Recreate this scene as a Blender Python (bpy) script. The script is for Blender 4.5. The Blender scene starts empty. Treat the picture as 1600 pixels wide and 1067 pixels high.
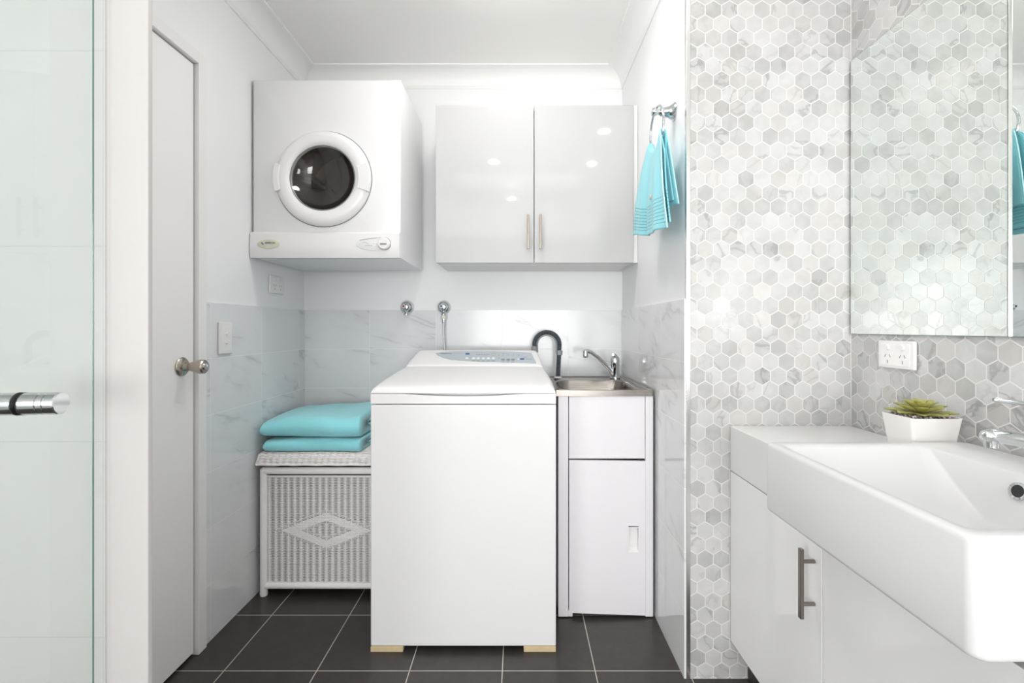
import bpy, bmesh, math, random
from mathutils import Vector, Matrix
random.seed(7)
SC = bpy.context.scene
COL = SC.collection
PI = math.pi
sin, cos = math.sin, math.cos

# ------------------------------------------------------------------ camera
F = 748.0; CX = 811.0; CY = 512.0; H = 1.109        # focal length in px, principal point, eye height
cam_data = bpy.data.cameras.new('camera')
cam_data.sensor_width = 36.0
cam_data.lens = F / 1600.0 * 36.0
cam_data.shift_x = -(CX - 800.0) / 1600.0
cam_data.shift_y = -(533.5 - CY) / 1600.0
cam_data.clip_start = 0.02
cam = bpy.data.objects.new('camera', cam_data)
cam.location = (0, 0, H); cam.rotation_euler = (PI / 2, 0, 0)
COL.objects.link(cam); SC.camera = cam

# ------------------------------------------------------------------ view, world
SC.view_settings.view_transform = 'Standard'
SC.view_settings.look = 'None'
SC.view_settings.exposure = 0.27
SC.view_settings.gamma = 1.0
SC.view_settings.use_curve_mapping = False
world = bpy.data.worlds.new('world'); SC.world = world
world.use_nodes = True
bg = world.node_tree.nodes['Background']
bg.inputs[0].default_value = (0.95, 0.96, 1.0, 1); bg.inputs[1].default_value = 1.0

CEIL = 2.415
XS_ = -1.65
DOWNLIGHT_W = 0.75
ADDED_WINDOW_W = 62.0
ADDED_SIDE_W = 46.0
ADDED_SKYLIGHT_W = 1.2
ADDED_BOWL_EMISSION = 19.0
def area(name, loc, rot, sx, sy, watt, colour, shape='RECTANGLE'):
    d = bpy.data.lights.new(name, 'AREA'); d.shape = shape; d.size = sx; d.size_y = sy
    d.energy = watt; d.color = colour
    o = bpy.data.objects.new(name, d); o.location = loc; o.rotation_euler = rot
    COL.objects.link(o); return o
DOWN = [(-.196, .477), (-.071, -.60), (.564, 1.06), (.579, .434)]
for (lx, ly) in DOWN:
    area('downlight_lamp', (lx, ly, CEIL - .006), (0, 0, 0), .07, .07, DOWNLIGHT_W, (1, .95, .88), 'DISK')
# added fill lamps, set at made-up unseen windows and a made-up ceiling skylight
area('added_window_fill', (.10, -2.75, 1.12), (PI / 2 + .4, 0, 0), 1.7, 1.3, ADDED_WINDOW_W, (1, .984, .986))
area('added_side_fill', (XS_ + .03, -1.45, 1.15), (PI / 2 + .3, 0, -PI / 2), 1.3, 1.2, ADDED_SIDE_W, (1, .984, .986))
area('added_skylight_fill', (-.04, -.27, CEIL + .10), (0, 0, 0), 1.15, .85, ADDED_SKYLIGHT_W, (.93, .96, 1))

# ------------------------------------------------------------------ materials
def newmat(name):
    m = bpy.data.materials.new(name); m.use_nodes = True
    return m, m.node_tree, m.node_tree.nodes['Principled BSDF']
def pmat(name, col, rough=.5, metal=0., coat=0., noise=0., scale=40., bump=0., spec=.5, sheen=0.):
    m, nt, b = newmat(name)
    b.inputs['Base Color'].default_value = (*col, 1)
    b.inputs['Roughness'].default_value = rough
    b.inputs['Metallic'].default_value = metal
    b.inputs['Coat Weight'].default_value = coat
    b.inputs['Coat Roughness'].default_value = .03
    b.inputs['Specular IOR Level'].default_value = spec
    b.inputs['Sheen Weight'].default_value = sheen
    if noise or bump:
        tc = nt.nodes.new('ShaderNodeTexCoord')
        n = nt.nodes.new('ShaderNodeTexNoise'); n.inputs['Scale'].default_value = scale; n.inputs['Detail'].default_value = 4
        nt.links.new(tc.outputs['Object'], n.inputs['Vector'])
        if noise:
            mx = nt.nodes.new('ShaderNodeMix'); mx.data_type = 'RGBA'
            mx.inputs['A'].default_value = (*[c * (1 - noise) for c in col], 1)
            mx.inputs['B'].default_value = (*[min(1, c * (1 + noise)) for c in col], 1)
            nt.links.new(n.outputs['Fac'], mx.inputs['Factor'])
            nt.links.new(mx.outputs['Result'], b.inputs['Base Color'])
        if bump:
            bp = nt.nodes.new('ShaderNodeBump'); bp.inputs['Strength'].default_value = bump; bp.inputs['Distance'].default_value = .002
            nt.links.new(n.outputs['Fac'], bp.inputs['Height']); nt.links.new(bp.outputs['Normal'], b.inputs['Normal'])
    return m
class NT:
    """tiny helper to write node maths"""
    def __init__(s, nt): s.nt = nt; s.tc = nt.nodes.new('ShaderNodeTexCoord')
    def sep(s):
        n = s.nt.nodes.new('ShaderNodeSeparateXYZ'); s.nt.links.new(s.tc.outputs['Object'], n.inputs[0]); return n.outputs
    def _in(s, sock, v):
        if hasattr(v, 'is_linked') or isinstance(v, bpy.types.NodeSocket): s.nt.links.new(v, sock)
        else: sock.default_value = v
    def m(s, op, a, b=0., c=0.):
        n = s.nt.nodes.new('ShaderNodeMath'); n.operation = op
        s._in(n.inputs[0], a); s._in(n.inputs[1], b); s._in(n.inputs[2], c); return n.outputs[0]
    def comb(s, x, y, z):
        n = s.nt.nodes.new('ShaderNodeCombineXYZ')
        for i, v in enumerate((x, y, z)): s._in(n.inputs[i], v)
        return n.outputs[0]
    def noise(s, vec, scale, detail=4, dist=0., rough=.5):
        n = s.nt.nodes.new('ShaderNodeTexNoise'); s.nt.links.new(vec, n.inputs['Vector'])
        n.inputs['Scale'].default_value = scale; n.inputs['Detail'].default_value = detail
        n.inputs['Distortion'].default_value = dist; n.inputs['Roughness'].default_value = rough
        return n.outputs['Fac']
    def white(s, vec):
        n = s.nt.nodes.new('ShaderNodeTexWhiteNoise'); s.nt.links.new(vec, n.inputs['Vector']); return n.outputs['Value']
    def mix(s, f, a, b):
        n = s.nt.nodes.new('ShaderNodeMix'); n.data_type = 'RGBA'
        s._in(n.inputs['Factor'], f)
        for k, v in (('A', a), ('B', b)):
            if isinstance(v, tuple): n.inputs[k].default_value = (*v, 1)
            else: s.nt.links.new(v, n.inputs[k])
        return n.outputs['Result']
    def sm(s, v, lo, hi, a=0., b=1.):
        n = s.nt.nodes.new('ShaderNodeMapRange'); n.interpolation_type = 'SMOOTHSTEP'
        s._in(n.inputs['Value'], v)
        n.inputs['From Min'].default_value = lo; n.inputs['From Max'].default_value = hi
        n.inputs['To Min'].default_value = a; n.inputs['To Max'].default_value = b
        return n.outputs['Result']
    def bump(s, h, strength, dist):
        n = s.nt.nodes.new('ShaderNodeBump'); n.inputs['Strength'].default_value = strength
        n.inputs['Distance'].default_value = dist; s.nt.links.new(h, n.inputs['Height']); return n.outputs['Normal']
def tile_mat(name, axis, off, w, zoff, hh, base, grout, rough=.08, vein=.5, gw=.0016):
    m, nt, b = newmat(name); q = NT(nt); X, Y, Z = q.sep()
    a = X if axis == 'x' else Y
    z = Z
    if axis == 'xy': a = X; z = Y
    u = q.m('DIVIDE', q.m('SUBTRACT', a, off), w); v = q.m('DIVIDE', q.m('SUBTRACT', z, zoff), hh)
    fu = q.m('FRACT', u); fv = q.m('FRACT', v); iu = q.m('FLOOR', u); iv = q.m('FLOOR', v)
    du = q.m('MULTIPLY', q.m('MINIMUM', fu, q.m('SUBTRACT', 1., fu)), w)
    dv = q.m('MULTIPLY', q.m('MINIMUM', fv, q.m('SUBTRACT', 1., fv)), hh)
    d = q.m('MINIMUM', du, dv); g = q.sm(d, gw * .6, gw)
    rnd = q.white(q.comb(iu, iv, 3.3)); rnd2 = q.white(q.comb(iv, iu, 7.7))
    base_c = base
    if vein:
        sg_ = -1. if name.endswith('right') else 1.
        al = q.m('ADD', q.m('MULTIPLY', a, .95 * sg_), q.m('MULTIPLY', z, -.30)); pe = q.m('ADD', q.m('MULTIPLY', a, .30 * sg_), q.m('MULTIPLY', z, .95))
        vec = q.comb(q.m('ADD', q.m('MULTIPLY', al, 1.6), q.m('MULTIPLY', rnd, 9.)), q.m('ADD', q.m('MULTIPLY', pe, 6.5), q.m('MULTIPLY', rnd2, 9.)), rnd)
        vec_old = q.comb(q.m('ADD', q.m('MULTIPLY', a, 1.0), q.m('MULTIPLY', rnd, 9.)),
                     q.m('ADD', q.m('MULTIPLY', z, 2.6), q.m('MULTIPLY', rnd2, 9.)), q.m('ADD', q.m('MULTIPLY', a, .5), rnd))
        n = q.noise(vec, 1.0, 4, .25, .5)
        line = q.m('ABSOLUTE', q.m('SUBTRACT', n, .52))
        thin = q.sm(line, 0., .018, 1., 0.)
        wide = q.sm(line, 0., .09, 1., 0.)
        amp = q.sm(q.noise(q.comb(q.m('ADD', a, 4.), q.m('ADD', z, rnd), rnd2), 6., 2), .42, .60)
        dark = q.m('MULTIPLY', amp, q.m('ADD', q.m('MULTIPLY', thin, .56 * vein), q.m('MULTIPLY', wide, .26 * vein)))
        base_c = q.mix(dark, base, (base[0] * .45, base[1] * .45, base[2] * .47))
    else:
        n = q.noise(q.comb(X, Y, Z), 22., 6, .2, .65)
        n2 = q.m('ADD', q.m('MULTIPLY', n, .7), q.m('MULTIPLY', rnd, .16))
        base_c = q.mix(q.sm(n2, .2, .75), tuple(c * .78 for c in base), tuple(c * 1.22 for c in base))
    c = q.mix(g, grout, base_c)
    nt.links.new(c, b.inputs['Base Color'])
    b.inputs['Roughness'].default_value = rough
    nt.links.new(q.bump(g, .35, .001), b.inputs['Normal'])
    return m
def hex_mat():
    m, nt, b = newmat('hex_marble'); q = NT(nt)
    at = nt.nodes.new('ShaderNodeAttribute'); at.attribute_name = 'tile_tone'
    sp = nt.nodes.new('ShaderNodeSeparateColor'); nt.links.new(at.outputs['Color'], sp.inputs[0])
    r, g, bl = sp.outputs
    X, Y, Z = q.sep()
    vec = q.comb(q.m('ADD', X, q.m('MULTIPLY', g, 13.)), q.m('ADD', Y, q.m('MULTIPLY', bl, 17.)), q.m('ADD', Z, q.m('MULTIPLY', g, 5.)))
    tone = q.mix(r, (.42, .42, .415), (.565, .565, .565))
    cloud = q.noise(vec, 22., 4, .6)
    c1 = q.mix(q.sm(cloud, .35, .75, 0., .28), tone, (.76, .76, .76))
    n = q.noise(vec, 9., 5, .7)
    thin = q.sm(q.m('ABSOLUTE', q.m('SUBTRACT', n, .5)), 0., .035, 1., 0.)
    amp = q.sm(bl, .30, .90, 0., .50)
    c2 = q.mix(q.m('MULTIPLY', thin, amp), c1, (.20, .20, .20))
    sel = q.sm(g, .55, 1., 0., .25)
    warm = q.mix(sel, c2, (.62, .575, .52))
    nt.links.new(warm, b.inputs['Base Color'])
    b.inputs['Roughness'].default_value = .22
    b.inputs['Specular IOR Level'].default_value = .5
    return m
def emis(name, col, st):
    m, nt, b = newmat(name); b.inputs['Base Color'].default_value = (*col, 1)
    b.inputs['Emission Color'].default_value = (*col, 1); b.inputs['Emission Strength'].default_value = st
    return m
def glass_mat(name, tint, rough=0.0, sheet=False):
    m = bpy.data.materials.new(name); m.use_nodes = True; nt = m.node_tree
    nt.nodes.remove(nt.nodes['Principled BSDF']); out = nt.nodes['Material Output']
    tr = nt.nodes.new('ShaderNodeBsdfTransparent'); tr.inputs[0].default_value = (*tint, 1)
    gl = nt.nodes.new('ShaderNodeBsdfGlossy'); gl.inputs['Roughness'].default_value = rough
    fr = nt.nodes.new('ShaderNodeFresnel'); fr.inputs[0].default_value = 1.45
    mx = nt.nodes.new('ShaderNodeMixShader')
    ge_ = nt.nodes.new('ShaderNodeNewGeometry'); mm = nt.nodes.new('ShaderNodeMath'); mm.operation = 'SUBTRACT'; mm.inputs[0].default_value = 1
    m3 = nt.nodes.new('ShaderNodeMath'); m3.operation = 'MULTIPLY'
    nt.links.new(ge_.outputs['Backfacing'], mm.inputs[1]); nt.links.new(mm.outputs[0], m3.inputs[0]); nt.links.new(fr.outputs[0], m3.inputs[1])
    nt.links.new(m3.outputs[0], mx.inputs[0]); nt.links.new(tr.outputs[0], mx.inputs[1]); nt.links.new(gl.outputs[0], mx.inputs[2])
    if sheet:
        lw = nt.nodes.new('ShaderNodeLayerWeight'); p4 = nt.nodes.new('ShaderNodeMath'); p4.operation = 'POWER'; p4.inputs[1].default_value = 4
        ma = nt.nodes.new('ShaderNodeMath'); ma.operation = 'MULTIPLY_ADD'; ma.inputs[1].default_value = .8; ma.inputs[2].default_value = .07
        nt.links.new(lw.outputs['Facing'], p4.inputs[0]); nt.links.new(p4.outputs[0], ma.inputs[0]); nt.links.new(ma.outputs[0], mx.inputs[0])
    nt.links.new(mx.outputs[0], out.inputs[0]); return m
M = {}
M['wall'] = pmat('wall_paint', (.89, .895, .905), .55, noise=.012, scale=3)
M['ceiling'] = pmat('ceiling_paint', (.96, .955, .93), .7, noise=.008, scale=3)
M['cornice'] = pmat('cornice_paint', (.92, .92, .91), .5, noise=.008, scale=5)
M['door'] = pmat('door_paint', (.91, .895, .89), .45, noise=.012, scale=4)
M['trimw'] = pmat('trim_paint', (.87, .86, .85), .35, noise=.01, scale=6)
M['nib'] = pmat('nib_paint', (.53, .51, .503), .5, noise=.012, scale=4)
M['appl'] = pmat('appliance_enamel', (.80, .80, .81), .28, coat=.2, noise=.01, scale=5)
M['plast'] = pmat('appliance_plastic', (.83, .82, .82), .35, noise=.008, scale=8)
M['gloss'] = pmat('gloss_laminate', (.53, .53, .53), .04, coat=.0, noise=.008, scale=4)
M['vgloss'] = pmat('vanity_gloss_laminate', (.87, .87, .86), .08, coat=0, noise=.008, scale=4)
M['bench'] = pmat('white_benchtop', (.80, .80, .795), .15, coat=.2, noise=.006, scale=4)
M['carc'] = pmat('white_melamine', (.80, .80, .79), .35, noise=.01, scale=8)
M['porc'] = pmat('porcelain', (.67, .67, .676), .34, coat=.08, noise=.004, scale=5)
M['tubw'] = pmat('powder_coated_steel', (.80, .785, .81), .3, noise=.01, scale=6)
M['chrome'] = pmat('chrome', (.64, .66, .67), .07, metal=1, noise=.01, scale=20)
M['nickel'] = pmat('brushed_nickel', (.27, .24, .21), .25, metal=1, noise=.05, scale=90)
M['knobm'] = pmat('satin_bronze_nickel', (.46, .41, .36), .25, metal=1, noise=.05, scale=60)
M['alu'] = pmat('aluminium_trim', (.80, .80, .79), .25, metal=1, noise=.02, scale=30)
M['dark'] = pmat('dark_gap', (.02, .02, .02), .6, noise=.1, scale=20)
M['kick'] = pmat('dark_kickboard', (.035, .028, .025), .5, noise=.15, scale=20)
M['rubber'] = pmat('grey_black_rubber', (.085, .10, .115), .45, noise=.1, scale=30)
M['clipg'] = pmat('grey_clip', (.25, .26, .27), .4, noise=.05, scale=30)
M['panel'] = pmat('grey_control_panel', (.47, .52, .56), .35, noise=.02, scale=30)
M['mark'] = pmat('printed_dark_marks', (.16, .18, .20), .5, noise=.05, scale=50)
M['blue'] = pmat('blue_button', (.03, .12, .33), .3, noise=.05, scale=50)
M['red'] = pmat('red_dot', (.35, .02, .02), .3, noise=.05, scale=50)
M['navy'] = pmat('blue_dot', (.01, .02, .12), .3, noise=.05, scale=50)
M['beige'] = pmat('pale_green_badge', (.66, .67, .53), .35, noise=.02, scale=50)
M['wood'] = pmat('pine_wedge', (.62, .50, .30), .6, noise=.12, scale=60)
M['wick'] = pmat('painted_wicker', (.94, .91, .905), .55, noise=.05, scale=60, bump=.3)
M['wickin'] = pmat('wicker_hole_shade', (.22, .18, .17), .8, noise=.1, scale=60)
M['towel'] = pmat('aqua_terry', (.33, .83, .91), .95, noise=.12, scale=420, bump=1., sheen=.5, spec=.1)
M['shell'] = pmat('embroidered_shell', (.74, .60, .52), .8, noise=.2, scale=300)
M['thread'] = pmat('pale_hem_thread', (.50, .80, .85), .9, noise=.1, scale=300)
M['pot'] = pmat('white_ceramic_pot', (.83, .81, .79), .3, noise=.01, scale=20)
M['hose'] = pmat('braided_hose', (.52, .53, .54), .35, metal=.6, noise=.25, scale=700)
M['nut'] = pmat('ivory_nut', (.72, .70, .60), .4, noise=.03, scale=50)
M['glass'] = glass_mat('shower_glass', (.968, .985, .975))
M['gedge'] = pmat('green_glass_edge', (.10, .20, .17), .15, noise=.1, scale=8)
M['rim'] = pmat('grey_rim', (.22, .25, .25), .3, noise=.05, scale=30)
M['portg'] = glass_mat('dark_porthole_glass', (.72, .69, .66), sheet=True)
M['drum'] = pmat('dryer_drum_metal', (.30, .28, .27), .30, metal=.7, noise=.25, scale=14)
M['drumv'] = pmat('drum_vent', (.40, .40, .40), .4, noise=.1, scale=60)
M['lens'] = emis('downlight_lens', (1, .95, .88), 25)
M['added_sky'] = emis('added_skylight_glow', (.95, .975, 1), .25)
M['bowl'] = emis('added_bowl_glow', (1, .985, .965), ADDED_BOWL_EMISSION)
M['grout'] = pmat('white_grout', (.72, .71, .70), .7, noise=.03, scale=60)
M['hex'] = hex_mat()
M['mirror'] = pmat('mirror_silver', (.835, .875, .855), .0, metal=1)
M['tback'] = tile_mat('marble_tile_back', 'x', -1.10, .338, 0., .2, (.755, .77, .785), (.90, .89, .88), .14)
M['tleft'] = tile_mat('marble_tile_left', 'y', 2.373, .338, 0., .2, (.76, .775, .79), (.92, .91, .90))
M['tright'] = tile_mat('marble_tile_right', 'y', 2.431, .338, 0., .2, (.77, .775, .78), (.90, .90, .89))
M['tshow'] = tile_mat('shower_tile', 'x', -.746, .6, 1.255, .351, (.50, .51, .50), (.45, .46, .455), vein=.04, gw=.0012)
M['floor'] = tile_mat('charcoal_floor_tile', 'xy', -.054, .3, 1.8476, .3, (.046, .039, .037), (.50, .46, .41), rough=.35, vein=0, gw=.0021)
# steel with fine horizontal grain
def brushed():
    m, nt, b = newmat('brushed_sink_steel'); q = NT(nt); X, Y, Z = q.sep()
    n = q.noise(q.comb(q.m('MULTIPLY', X, 6.), q.m('MULTIPLY', Y, 60.), q.m('MULTIPLY', Z, 60.)), 8., 3)
    nt.links.new(q.mix(n, (.27, .245, .225), (.42, .39, .36)), b.inputs['Base Color'])
    b.inputs['Metallic'].default_value = 1; b.inputs['Roughness'].default_value = .27
    return m
M['steel'] = brushed()
def leaf_mat():
    m, nt, b = newmat('succulent_leaf'); q = NT(nt); X, Y, Z = q.sep()
    n = q.noise(q.comb(X, Y, Z), 60., 3)
    nt.links.new(q.mix(n, (.22, .26, .05), (.58, .52, .19)), b.inputs['Base Color'])
    b.inputs['Roughness'].default_value = .45; return m
M['leaf'] = leaf_mat()
def pebble_mat():
    m, nt, b = newmat('pebbles'); q = NT(nt); X, Y, Z = q.sep()
    n = q.noise(q.comb(X, Y, Z), 190., 2)
    nt.links.new(q.mix(q.sm(n, .38, .62), (.13, .11, .10), (.66, .61, .56)), b.inputs['Base Color'])
    b.inputs['Roughness'].default_value = .6; return m
M['pebble'] = pebble_mat()
def ribbed_towel():
    m, nt, b = newmat('aqua_terry_ribbed'); q = NT(nt)
    sp = nt.nodes.new('ShaderNodeSeparateXYZ'); nt.links.new(q.tc.outputs['UV'], sp.inputs[0])
    v = sp.outputs[1]; X, Y, Z = q.sep()
    band = q.m('MULTIPLY', q.sm(v, .66, .67), q.sm(v, .945, .95, 1., 0.))
    rib = q.m('MULTIPLY', q.sm(q.m('SINE', q.m('MULTIPLY', v, 2 * PI / .036)), .2, .8), band)
    n = q.noise(q.comb(X, Y, Z), 800., 2)
    base = q.mix(n, (.20, .66, .76), (.34, .80, .87))
    nt.links.new(q.mix(q.m('MULTIPLY', rib, .55), base, (.10, .42, .52)), b.inputs['Base Color'])
    h = q.m('SUBTRACT', q.m('MULTIPLY', n, .6), rib)
    nt.links.new(q.bump(h, .8, .003), b.inputs['Normal'])
    b.inputs['Roughness'].default_value = .95; b.inputs['Sheen Weight'].default_value = .5
    return m
M['towel2'] = ribbed_towel()

# ------------------------------------------------------------------ mesh helpers
class MB:
    def __init__(s): s.bm = bmesh.new(); s.mi = 0
    def _f(s, vs):
        try: f = s.bm.faces.new(vs)
        except ValueError: return None
        f.material_index = s.mi; return f
    def box(s, x0, x1, y0, y1, z0, z1):
        v = [s.bm.verts.new(p) for p in ((x0,y0,z0),(x1,y0,z0),(x1,y1,z0),(x0,y1,z0),(x0,y0,z1),(x1,y0,z1),(x1,y1,z1),(x0,y1,z1))]
        for f in ((3,2,1,0),(4,5,6,7),(0,1,5,4),(1,2,6,5),(2,3,7,6),(3,0,4,7)): s._f([v[i] for i in f])
        return s
    def loops(s, loops, cap0=False, cap1=False, closed=True):
        L = [[s.bm.verts.new(p) for p in lp] for lp in loops]
        n = len(L[0])
        for a, b in zip(L, L[1:]):
            for i in range(n if closed else n - 1):
                j = (i + 1) % n
                s._f([a[i], a[j], b[j], b[i]])
        if cap0: s._f(L[0][::-1])
        if cap1: s._f(L[-1])
        return s
    def lathe(s, prof, c, axis='z', n=32, sx=1., sy=1.):
        """prof: (radius, height along the axis)"""
        lp = []
        for r, h in prof:
            r = max(r, 1e-5); ring = []
            for k in range(n):
                a = 2 * PI * k / n; u, v = r * cos(a) * sx, r * sin(a) * sy
                if axis == 'z': p = (c[0] + u, c[1] + v, c[2] + h)
                elif axis == 'y': p = (c[0] + u, c[1] + h, c[2] + v)
                else: p = (c[0] + h, c[1] + u, c[2] + v)
                ring.append(p)
            lp.append(ring)
        return s.loops(lp, True, True)
    def tube(s, pts, r, n=10, cap=True):
        pts = [Vector(p) for p in pts]; lp = []; up = None
        rr = r if hasattr(r, '__len__') else [r] * len(pts)
        for i, p in enumerate(pts):
            t = (pts[min(i + 1, len(pts) - 1)] - pts[max(i - 1, 0)]).normalized()
            if up is None: up = Vector((0, 0, 1)) if abs(t.z) < .9 else Vector((0, 1, 0))
            a = t.cross(up).normalized(); up = a.cross(t).normalized()
            lp.append([p + (a * cos(2 * PI * k / n) + up * sin(2 * PI * k / n)) * rr[i] for k in range(n)])
        return s.loops(lp, cap, cap)
    def grid(s, fn, nu, nv, uv=False):
        V = [[s.bm.verts.new(fn(i / nu, j / nv)) for j in range(nv + 1)] for i in range(nu + 1)]
        lay = s.bm.loops.layers.uv.verify() if uv else None
        for i in range(nu):
            for j in range(nv):
                f = s._f([V[i][j], V[i+1][j], V[i+1][j+1], V[i][j+1]])
                if f and lay:
                    for l, (a, b) in zip(f.loops, ((i, j), (i+1, j), (i+1, j+1), (i, j+1))): l[lay].uv = (a / nu, b / nv)
        return s
    def poly(s, pts, thick, nrm):
        n = Vector(nrm) * thick
        return s.loops([[Vector(p) for p in pts], [Vector(p) + n for p in pts]], True, True)
    def build(s, name, mat, parent=None, smooth=None, bevel=0., seg=2, solid=0., sub=0):
        bmesh.ops.recalc_face_normals(s.bm, faces=s.bm.faces[:])
        me = bpy.data.meshes.new(name); s.bm.to_mesh(me); s.bm.free()
        for m in (mat if isinstance(mat, list) else [mat]): me.materials.append(m)
        o = bpy.data.objects.new(name, me); COL.objects.link(o)
        if parent: o.parent = parent; o.matrix_parent_inverse = Matrix.Translation(-parent.location)
        if smooth is not None:
            for p in me.polygons: p.use_smooth = True
            me.set_sharp_from_angle(angle=math.radians(smooth))
        if solid:
            k = o.modifiers.new('solid', 'SOLIDIFY'); k.thickness = solid; k.offset = 0
        if bevel:
            k = o.modifiers.new('bevel', 'BEVEL'); k.width = bevel; k.segments = seg; k.limit_method = 'ANGLE'
            k.angle_limit = math.radians(40)
            for p in me.polygons: p.use_smooth = True
            if smooth is None: me.set_sharp_from_angle(angle=math.radians(35))
            k2 = o.modifiers.new('wn', 'WEIGHTED_NORMAL'); k2.keep_sharp = True
        if sub:
            k = o.modifiers.new('sub', 'SUBSURF'); k.levels = sub; k.render_levels = sub
        return o
def thing(name, label, cat, loc, group=None):
    o = bpy.data.objects.new(name, None); o.location = loc; o.empty_display_size = .05
    o['label'] = label; o['category'] = cat
    if group: o['group'] = group
    COL.objects.link(o); return o
def tag(o, label, cat, group=None):
    o['label'] = label; o['category'] = cat
    if group: o['group'] = group
    return o
def struct(o, label=None):
    o['kind'] = 'structure'
    if label: o['label'] = label
    return o
def text(name, s, size, mat, parent, mtx, thick=.0004, sx=1.):
    cu = bpy.data.curves.new(name, 'FONT'); cu.body = s; cu.size = size; cu.extrude = thick
    cu.align_x = 'CENTER'; cu.align_y = 'CENTER'
    t = bpy.data.objects.new(name + '_c', cu); me = bpy.data.meshes.new_from_object(t)
    bpy.data.objects.remove(t); bpy.data.curves.remove(cu)
    me.name = name; me.transform(mtx @ Matrix.Diagonal((sx, 1, 1, 1)))
    me.materials.clear(); me.materials.append(mat)
    o = bpy.data.objects.new(name, me); COL.objects.link(o)
    if parent: o.parent = parent; o.matrix_parent_inverse = Matrix.Translation(-parent.location)
    return o
def rrect(x0, x1, y0, y1, r, z, n=6, plane='xy'):
    pts = []
    for cx, cy, a0 in ((x1-r, y1-r, 0), (x0+r, y1-r, PI/2), (x0+r, y0+r, PI), (x1-r, y0+r, 3*PI/2)):
        for k in range(n + 1):
            a = a0 + PI/2 * k / n; pts.append((cx + r*cos(a), cy + r*sin(a)))
    if plane == 'xy': return [(a, b, z) for a, b in pts]
    return [(a, z, b) for a, b in pts]

XL, XR, YB = -1.10, .528, 2.45        # alcove: left, right and back wall faces
YH, XV = 1.513, 1.05                  # hexagon tiled end wall, vanity wall
XS, YN = -1.65, .86                   # shower side wall, face of the nib wall
YR = -2.80                            # wall behind the camera

# ------------------------------------------------------------------ setting
b = MB(); b.box(-1.8, 1.2, YR - .1, YB + .1, -.1, 0); struct(b.build('floor', M['floor']))
b = MB()   # ceiling with an opening for the added skylight
sx0, sx1, sy0, sy1 = -.64, .56, -.72, .18
b.box(-1.8, sx0, YR-.1, YB+.1, CEIL, CEIL+.12); b.box(sx1, 1.2, YR-.1, YB+.1, CEIL, CEIL+.12)
b.box(sx0, sx1, YR-.1, sy0, CEIL, CEIL+.12); b.box(sx0, sx1, sy1, YB+.1, CEIL, CEIL+.12)
struct(b.build('ceiling', M['ceiling']))
b = MB(); b.box(sx0-.03, sx1+.03, sy0-.03, sy1+.03, CEIL+.121, CEIL+.14)
o = struct(b.build('added_skylight', M['added_sky']), 'added unseen frosted ceiling skylight')  # made-up glowing skylight out of view, added as soft overhead fill
DZ = 1.2                               # height of the marble tiled dado
b = MB(); b.box(XL-.1, XR+.1, YB, YB+.1, 0, CEIL); b.mi = 1; b.box(XL, XR, YB-.006, YB, 0, DZ)
struct(b.build('wall_back', [M['wall'], M['tback']], bevel=0))
b = MB(); b.box(XL-.1, XL, 1.627, YB, 0, CEIL); b.box(XL-.1, XL, YN+.09, 1.627, 2.005, CEIL)
b.mi = 1; b.box(XL, XL+.006, 1.665, YB-.006, 0, DZ)
struct(b.build('wall_left', [M['wall'], M['tleft']]))
b = MB(); b.box(XR, XR+.012, YH-.002, YB, 0, CEIL); b.mi = 1; b.box(XR-.006, XR, YH, YB-.006, 0, DZ)
struct(b.build('wall_right', [M['wall'], M['tright']]))

# hexagon mosaic walls
HP, HR = .0514, .0445
def hex_wall(name, horiz, lo, hi, z0, z1, plane, h0, zrow, box):
    """horiz 'x': wall faces -y at y=plane; 'y': wall faces -x at x=plane. h0 = a vertical joint, zrow = centre height of that row"""
    bm = bmesh.new(); rng = random.Random(11 if horiz == 'x' else 23)
    lay = bm.loops.layers.float_color.new('tile_tone')
    R = HP / math.sqrt(3) - .0018
    k0 = int((z0 - zrow) / HR) - 2; k1 = int((z1 - zrow) / HR) + 2
    T = .0005
    for k in range(k0, k1):
        zc = zrow + k * HR; sh = HP / 2 if k % 2 == 0 else 0.
        i0 = int((lo - h0) / HP) - 2; i1 = int((hi - h0) / HP) + 2
        for i in range(i0, i1):
            hc = h0 + i * HP + sh
            pts = [(hc + R * sin(a), zc + R * cos(a)) for a in [j * PI / 3 for j in range(6)]]
            tone = rng.random(); tone = min(1, max(0, .5 + (tone - .5) * 1.1)) ** .8
            if rng.random() < .12: tone = 1.3
            if rng.random() < .12: tone = tone * .3
            colr = (tone, rng.random(), rng.random(), 1)
            P = (lambda h, z, d: (h, plane - d, z)) if horiz == 'x' else (lambda h, z, d: (plane - d, h, z))
            top = [bm.verts.new(P(h, z, T)) for h, z in pts]; bot = [bm.verts.new(P(h, z, 0)) for h, z in pts]
            fs = [bm.faces.new(top)] + [bm.faces.new([top[j], top[(j+1) % 6], bot[(j+1) % 6], bot[j]]) for j in range(6)]
            for f in fs:
                f.material_index = 1
                for l in f.loops: l[lay] = colr
    ax = Vector((1, 0, 0)) if horiz == 'x' else Vector((0, 1, 0))
    for co, no in ((ax * lo, -ax), (ax * hi, ax), (Vector((0, 0, z0)), Vector((0, 0, -1))), (Vector((0, 0, z1)), Vector((0, 0, 1)))):
        bmesh.ops.bisect_plane(bm, geom=bm.verts[:] + bm.edges[:] + bm.faces[:], plane_co=co, plane_no=no, clear_outer=True)
    m2 = MB(); m2.bm = bm; m2.mi = 0; m2.box(*box)
    return struct(m2.build(name, [M['grout'], M['hex']]))
hex_wall('wall_vanity_end', 'x', .541, XV - .0025, 0, CEIL, YH, .5628, 1.8906, (.541, XV + .15, YH, YH + .10, 0, CEIL))
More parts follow.
